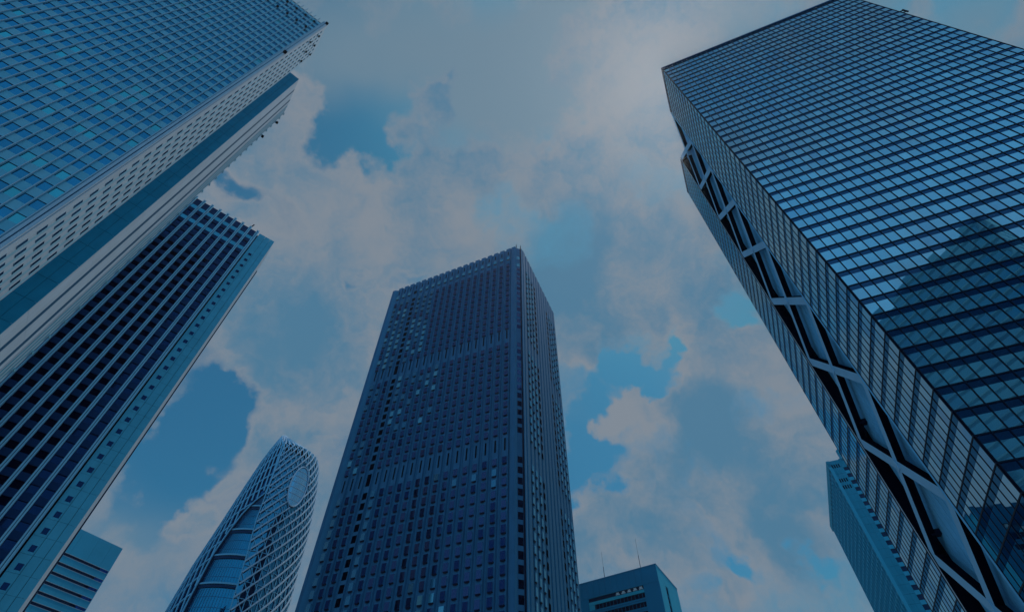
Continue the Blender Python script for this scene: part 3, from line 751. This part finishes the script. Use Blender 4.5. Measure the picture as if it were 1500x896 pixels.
# ================================================================== low building right of the centre tower
kb = tower('office_building', (63.54, 229.29), 'mid-height blue office building peeking over the bottom edge beside the central tower')
KH = 110.0
K1 = Face((0, 0), 147.0, 1); K2 = Face((0, 0), 59.5, -1)
mat('blue_panel', (0.010, 0.22, 0.40), 0.8, vary=.08, vscale=.1)
mat('cyan_panel', (0.03, 0.42, 0.58), 0.8, vary=.05, vscale=.2)
glass('ribbon_glass', (0.05, 0.10, 0.2), 0.2, (0.003, 0.012, 0.04), 0.05)
mat('white_unit', (0.6, 0.68, 0.72), 0.5)
mb = MB(); poly_block(mb, [K1.p(.3, -.5, 0)[:2], K1.p(42, -.5, 0)[:2], (K1.p(42, -.5, 0) + K2.d * 29)[:2], K2.p(28.3, -.5, 0)[:2], K2.p(.3, -.5, 0)[:2]], 0, KH - .4)
mb.build('core_wall', 'navy_gap', kb)
m = MB()
edges = [0, 7.3] + [7.3 + 2.95 * i for i in range(1, 12)]
for a, b in zip(edges, edges[1:]): K1.box(m, a + .04, b - .04, -.5, 0, 103.1, KH)
K1.box(m, 0, 7.26, -.5, 0, 0, 103.04)
K1.box(m, 33.8, 42, -.5, 0, 0, 103.04)
m.build('panel_wall', 'blue_panel', kb)
m = MB(); K1.box(m, 7.3, 33.8, -2.2, -.9, 101.4, 103.0); m.build('terrace_recess', 'dark_void', kb)
for q in range(5):
    a = 8.6 + q * 2.75
    m = MB(); K1.box(m, a - .55, a + .55, -.9, -.1, 101.75, 102.75); K1.box(m, a - .9, a + .9, -.9, -.2, 101.7, 102.15); m.build('rooftop_unit', 'white_unit', kb)
for k in range(27):
    z = 100.1 - 3.62 * k
    if z < 4: break
    w = MB(); K1.quad(w, 7.35, 31.0 if k else 30.6, z - 2.0, z, -0.25, 0); wo_ = w.build('ribbon_window', ['ribbon_glass'], kb)
    f_ = MB()
    for q in range(14): K1.box(f_, 8.4 + q * 1.7, 8.48 + q * 1.7, -.24, -.12, z - 2.0, z)
    f_.build('frame', 'blue_panel', wo_)
    m = MB(); K1.box(m, 7.3, 33.75, -.5, -.05, z - 3.6, z - 2.85); K1.box(m, 7.3, 33.75, -.5, 0.05, z - 2.75, z - 2.05); m.build('spandrel_band', 'blue_panel' if k % 2 else 'blue_panel', kb)
    m = MB(); K1.box(m, 31.1, 33.75, -.5, -.1, z - 2.0, z); m.build('end_panel', 'cyan_panel', kb)
m = MB(); K1.box(m, 7.3, 33.75, -.5, 0.0, 100.15, 101.4); m.build('spandrel_band', 'cyan_panel', kb)
m = MB(); K2.box(m, 0.05, 9.0, -.5, 0.0, 0, KH); K2.box(m, 12.4, 28.3, -.5, 0, 0, KH); K2.box(m, 9.0, 12.4, -.5, 0, 104.6, KH); m.build('side_wall', 'cyan_panel', kb)
for k in range(28):
    z = 101.8 - k * 3.62
    if z < 4: break
    w = MB(); K2.quad(w, 9.05, 12.35, z, z + 2.6, -.3, 0); w.build('side_window', ['ribbon_glass'], kb)
m = MB(); K1.box(m, -.1, 42, -.5, .15, KH, KH + .4); K2.box(m, -.1, 28.3, -.5, .15, KH, KH + .4); m.build('parapet', 'blue_panel', kb)
for s, h in ((7.3, 14.0), (25.0, 12.5)):
    m = MB(); P = K1.p(s, -1, KH); m.beam(P, P + Vector((0, 0, h * .45)), .2, .2, (1, 0, 0)); m.beam(P + Vector((0, 0, h * .45)), P + Vector((0, 0, h)), .08, .08, (1, 0, 0)); m.build('antenna', 'teal_shadow', kb)

# ================================================================== block at the lower left
lb = tower('office_building', (-195.1, 258.75), 'teal banded office block in the bottom left corner behind the dark finned tower')
J1 = Face((0, 0), -121.0, 1); J2 = Face((0, 0), 149.0, -1)
JH, JW = 130.0, 46.0
glass('strip_blue', (0.10, 0.30, 0.75), 0.5, (0.005, 0.03, 0.12), 0.06)
mat('teal_block', (0.04, 0.36, 0.54), 0.8, vary=.08, vscale=.08)
mat('white_line', (0.35, 0.50, 0.60), 0.5)
mb = MB(); poly_block(mb, [J1.p(.1, -.5, 0)[:2], J1.p(JW, -.5, 0)[:2], (J1.p(JW, -.5, 0) + J2.d * 30)[:2], J2.p(30, -.3, 0)[:2], J2.p(.1, -.3, 0)[:2]], 0, JH - .3)
mb.build('core_wall', 'dark_void', lb)
m = MB()
for a, b in ((0, 5.3), (5.35, 12.0), (12.05, 20), (20.05, 28), (28.05, 36), (36.05, JW)): J1.box(m, a, b, -.5, 0, 118.75, JH)
m.build('panel_wall', 'teal_block', lb)
J = 4.22
for k in range(28):
    z = 118.7 - k * J
    if z < 5: break
    m = MB()
    for q in range(9): J1.box(m, q * 5.2 + .02, q * 5.2 + 5.17, -.5, 0, z - J + .03, z - 1.2)
    m.build('spandrel_band', 'teal_block', lb)
    m = MB(); J1.box(m, 0, JW, -.5, .12, z - .0, z + .16); J1.box(m, 0, JW, -.5, .12, z - 1.36, z - 1.2); m.build('white_ledge', 'white_line', lb)
    sp = 4.4 + 0.5 * (k > 2)
    m = MB(); J1.quad(m, 0.1, sp, z - 1.2, z, -.2, 0); m.build('window_strip', ['strip_blue'], lb)
    m = MB(); J1.quad(m, sp + .3, JW, z - 1.2, z, -.35, 0); m.build('window_strip', ['night_glass'], lb)
m = MB(); J2.box(m, 0.02, 30, -.3, 0, 0, JH); m.build('side_wall', 'teal_block', lb)

# ================================================================== curved lattice tower
cx0, cy0 = -131.6, 264.0
lv = tower('lattice_tower', (cx0, cy0), 'curved pointed tower wrapped in white diagonal lattice with an oval glass opening near its tip')
out_ = Vector((-cx0, -cy0, 0)).normalized()               # towards the viewer
acr = Vector((-out_.y, out_.x, 0))                         # to the right as seen from the viewer
if acr.x < 0: acr = -acr
XL = [(0, -24), (40, -27), (75, -27.2), (97, -25.6), (118, -23.6), (139, -20.4), (158, -17.7), (178.5, -14.6), (188, -12.6), (196, -10.6), (201, -9.2)]
XR = [(0, 24), (40, 27), (75, 27), (107, 25.6), (122, 24.9), (132, 24.4), (147, 23.6), (160, 22.2), (171, 20.6), (182, 18.2), (187.5, 16.0), (192, 7.5), (196, 0.0), (201, -7.6)]
def interp(T, z):
    if z <= T[0][0]: return T[0][1]
    for (a, p), (b, q) in zip(T, T[1:]):
        if z <= b:
            t = (z - a) / (b - a); return p + (q - p) * t
    return T[-1][1]
def S(th, z, inset=0.0):
    """point on the shell; th in degrees from the side that faces the viewer, positive to the right"""
    l, r = interp(XL, z), interp(XR, z)
    # the slanted roof only trims the front; the depth follows the full width lower down
    rad = max((r - l) / 2 - inset, .2); c = (l + r) / 2
    dep = rad
    return acr * (c + rad * math.sin(R(th))) + out_ * (dep * math.cos(R(th))) + Vector((0, 0, z))
def shell(m, t0, t1, z0, z1, inset, mi=0, nt=14, dz=2.5):
    n = max(1, int((z1 - z0) / dz))
    for i in range(n):
        za, zb = z0 + (z1 - z0) * i / n, z0 + (z1 - z0) * (i + 1) / n
        for j in range(nt):
            def T(z, f):
                a = t0(z) if callable(t0) else t0; b = t1(z) if callable(t1) else t1; return a + (b - a) * f
            P = [S(T(za, j / nt), za, inset), S(T(za, (j + 1) / nt), za, inset), S(T(zb, (j + 1) / nt), zb, inset), S(T(zb, j / nt), zb, inset)]
            m.poly(P, mi)
SEAM = [(0, 8), (60, 4), (96, -1), (119, -7), (138, -16), (160, -22), (186, -30), (195, -40), (201, -58)]
GAPL = [(0, -36), (60, -40), (99, -44), (120, -45), (132, -42), (140, -38), (147, -31), (153, -21), (201, 0)]
seam = lambda z: interp(SEAM, z)
gapl = lambda z: min(interp(GAPL, z), seam(z) - 1)
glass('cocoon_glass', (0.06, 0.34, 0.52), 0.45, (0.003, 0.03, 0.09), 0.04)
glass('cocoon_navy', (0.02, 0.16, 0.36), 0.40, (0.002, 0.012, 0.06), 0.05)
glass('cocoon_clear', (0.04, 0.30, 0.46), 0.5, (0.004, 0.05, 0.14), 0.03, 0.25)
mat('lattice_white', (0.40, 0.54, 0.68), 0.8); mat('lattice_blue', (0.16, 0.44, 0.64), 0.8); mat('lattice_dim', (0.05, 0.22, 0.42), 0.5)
TOP = 200.5
# closed body
m = MB(); shell(m, gapl, seam, 0, TOP, 1.5, 0, 10, 3.0); gw = m.build('curtain_wall', ['cocoon_clear'], lv)
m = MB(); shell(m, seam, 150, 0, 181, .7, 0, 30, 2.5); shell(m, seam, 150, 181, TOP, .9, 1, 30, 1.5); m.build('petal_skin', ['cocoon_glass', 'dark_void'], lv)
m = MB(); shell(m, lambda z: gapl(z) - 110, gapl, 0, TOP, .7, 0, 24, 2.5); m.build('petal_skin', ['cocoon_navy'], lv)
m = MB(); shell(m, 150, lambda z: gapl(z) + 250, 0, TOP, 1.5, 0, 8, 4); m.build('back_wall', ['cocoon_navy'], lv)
# reveal beside the seam
m = MB()
for i in range(78):
    z0, z1 = i * 2.57, (i + 1) * 2.57
    z1 = min(z1, TOP)
    m.poly([S(seam(z0), z0, .1), S(seam(z0), z0, 1.6), S(seam(z1), z1, 1.6), S(seam(z1), z1, .1)], 0)
    m.poly([S(gapl(z0), z0, .1), S(gapl(z0), z0, 1.6), S(gapl(z1), z1, 1.6), S(gapl(z1), z1, .1)], 0)
m.build('petal_edge', ['teal_shadow'], lv)
# curtain wall floor bands and fine grid
for k in range(14):
    z = 12 + k * 13.2; m = MB()
    for j in range(10):
        a = gapl(z) + (seam(z) - gapl(z)) * j / 10; b = gapl(z) + (seam(z) - gapl(z)) * (j + 1) / 10
        P, Q = S(a, z, 1.2), S(b, z, 1.2); m.beam(P, Q, 0.9, .5, out_, 0); m.beam(P + Vector((0, 0, 1.4)), Q + Vector((0, 0, 1.4)), 0.7, .5, out_, 1)
    m.build('floor_band', ['teal_shadow', 'lattice_blue'], gw)
m = MB()
for k in range(46):
    z = 12 + k * 4.4
    if z > TOP - 2: break
    for j in range(6):
        a = gapl(z) + (seam(z) - gapl(z)) * j / 6; b = gapl(z) + (seam(z) - gapl(z)) * (j + 1) / 6
        m.beam(S(a, z, 1.4), S(b, z, 1.4), .12, .12, out_, 0)
for j in range(1, 14):
    for k in range(60):
        z0, z1 = k * 3.3, (k + 1) * 3.3
        f = j / 14; m.beam(S(gapl(z0) + (seam(z0) - gapl(z0)) * f, z0, 1.4), S(gapl(z1) + (seam(z1) - gapl(z1)) * f, z1, 1.4), .10, .12, out_, 0)
m.build('glazing_bars', ['lattice_dim'], gw, kind='stuff')
# oval
OX, OZ, OA, OB = 9.3, 161.5, 4.5, 12.8
def xof(P): return P.dot(acr)
def in_oval(P, k=1.0): return ((xof(P) - OX) / (OA * k)) ** 2 + ((P.z - OZ) / (OB * k)) ** 2 < 1
def line(t0, z0, slope, tmin, tmax, inset, step=2.0):
    """points of a member that climbs `slope` metres per degree, cut at the petal's edges, the roof and the oval"""
    seg = []; cur = []
    t = t0; z = z0
    while z < TOP and t < tmax(z) and z > -60:
        if t >= tmin(z) and z >= 0:
            P = S(t, z, inset)
            if in_oval(P, 1.02):
                if len(cur) > 1: seg.append(cur)
                cur = []
            else: cur.append(P)
        elif cur: break
        t += step; z += slope * step
    if len(cur) > 1: seg.append(cur)
    return seg
def member(name, segs, w, h, mt):
    for s in segs:
        m = MB()
        for a, b in zip(s, s[1:]):
            if (b - a).length < .05: continue
            ce = (a + b) / 2; m.beam(a, b, w, h, Vector((ce.x - 0, ce.y - 0, 0)) if (ce.x or ce.y) else out_, 0)
        if m.v: m.build(name, [mt], lv)
RM = lambda z: 125.0
# right petal: bold white diagonals climbing to the right
for k in range(-16, 36):
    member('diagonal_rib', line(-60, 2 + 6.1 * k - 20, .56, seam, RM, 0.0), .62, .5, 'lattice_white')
# thin members the other way, and steep ones
for k in range(0, 40):
    sg = []
    t, z = 120.0, -30 + 7.1 * k
    cur = []
    while t > -60:
        if t > seam(max(z, 0)) and 0 < z < TOP and not in_oval(S(t, z, .3), 1.02): cur.append(S(t, z, .3))
        else:
            if len(cur) > 1: sg.append(cur)
            cur = []
        t -= 2.5; z += .62 * 2.5
    if len(cur) > 1: sg.append(cur)
    member('cross_rib', sg, .32, .3, 'lattice_blue')
for k in range(0, 28):
    t0 = -50 + k * 6.6; sg = []; cur = []
    z = 0.0
    while z < TOP:
        t = t0 - (z - 100) * 0.10
        if seam(z) < t < 125 and not in_oval(S(t, z, .4), 1.02): cur.append(S(t, z, .4))
        else:
            if len(cur) > 1: sg.append(cur)
            cur = []
        z += 3.0
    if len(cur) > 1: sg.append(cur)
    member('upright_rib', sg, .34, .3, 'lattice_blue')
for k in range(0, 26):
    z = 8 + k * 7.1; sg = []; cur = []
    t = seam(z)
    while t < 125:
        if not in_oval(S(t, z, .4), 1.02): cur.append(S(t, z, .4))
        else:
            if len(cur) > 1: sg.append(cur)
            cur = []
        t += 4
    if len(cur) > 1: sg.append(cur)
    member('ring_rib', sg, .24, .3, 'lattice_blue')
# left petal
GL = lambda z: gapl(z)
for k in range(-10, 24):
    sg = []; cur = []; t, z = -165.0, 8.2 * k - 30
    while t < 0 and z < TOP:
        if z > 0 and t < gapl(z): cur.append(S(t, z, 0))
        elif len(cur) > 1: sg.append(cur); cur = []
        t += 2.5; z += .34 * 2.5
    if len(cur) > 1: sg.append(cur)
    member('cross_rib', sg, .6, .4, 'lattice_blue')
for k in range(0, 40):
    sg = []; cur = []; t, z = -165.0, 12.5 * k - 20 + 90
    while t < 0 and z > 0:
        if z < TOP and t < gapl(z): cur.append(S(t, z, 0))
        elif len(cur) > 1: sg.append(cur); cur = []
        t += 2.0; z -= 1.9 * 2.0
    if len(cur) > 1: sg.append(cur)
    member('upright_rib', sg, .65, .4, 'lattice_blue')
# edge members along the seam and the gap
for fn in (seam, gapl):
    pts = [S(fn(z), z, 0) for z in [i * 2.5 for i in range(81)]]
    member('edge_rib', [pts], .5, .5, 'lattice_blue')
# oval glass and ring
def on_shell(x, z, inset):
    l, r = interp(XL, z), interp(XR, z); rad = (r - l) / 2 - inset; c = (l + r) / 2
    s = max(-1, min(1, (x - c) / rad)); return S(math.degrees(math.asin(s)), z, inset)
m = MB(); ring = MB(); n = 40
PI_ = math.pi; ell = [on_shell(OX + OA * math.cos(2 * PI_ * i / n), OZ + OB * math.sin(2 * PI_ * i / n), 0.0) for i in range(n)]
for i in range(n): ring.beam(ell[i], ell[(i + 1) % n], .55, .9, out_, 0)
rows = 16
for i in range(rows):
    za, zb = OZ - OB + 2 * OB * i / rows, OZ - OB + 2 * OB * (i + 1) / rows
    wa, wb = OA * math.sqrt(max(0, 1 - ((za - OZ) / OB) ** 2)), OA * math.sqrt(max(0, 1 - ((zb - OZ) / OB) ** 2))
    for j in range(5):
        f0, f1 = -1 + 2 * j / 5, -1 + 2 * (j + 1) / 5
        m.poly([on_shell(OX + wa * f0, za, .1), on_shell(OX + wa * f1, za, .1), on_shell(OX + wb * f1, zb, .1), on_shell(OX + wb * f0, zb, .1)], 0)
glass('oval_glass', (0.35, 0.75, 1.0), 0.6, (0.01, 0.10, 0.2), 0.03)
og = m.build('oval_window', ['oval_glass'], lv)
b_ = MB()
for i in range(1, 7):
    z = OZ - OB + 2 * OB * i / 7; w = OA * math.sqrt(1 - ((z - OZ) / OB) ** 2)
    for j in range(6): b_.beam(on_shell(OX - w + 2 * w * j / 6, z, .05), on_shell(OX - w + 2 * w * (j + 1) / 6, z, .05), .3, .2, out_, 0)
for i in range(-3, 4):
    x = OX + i * 1.3; h = OB * math.sqrt(max(0, 1 - ((x - OX) / OA) ** 2))
    for j in range(8): b_.beam(on_shell(x, OZ - h + 2 * h * j / 8, .05), on_shell(x, OZ - h + 2 * h * (j + 1) / 8, .05), .09, .1, out_, 0)
b_.build('glazing_bars', ['lattice_white'], og)
ring.build('frame', ['lattice_white'], og)
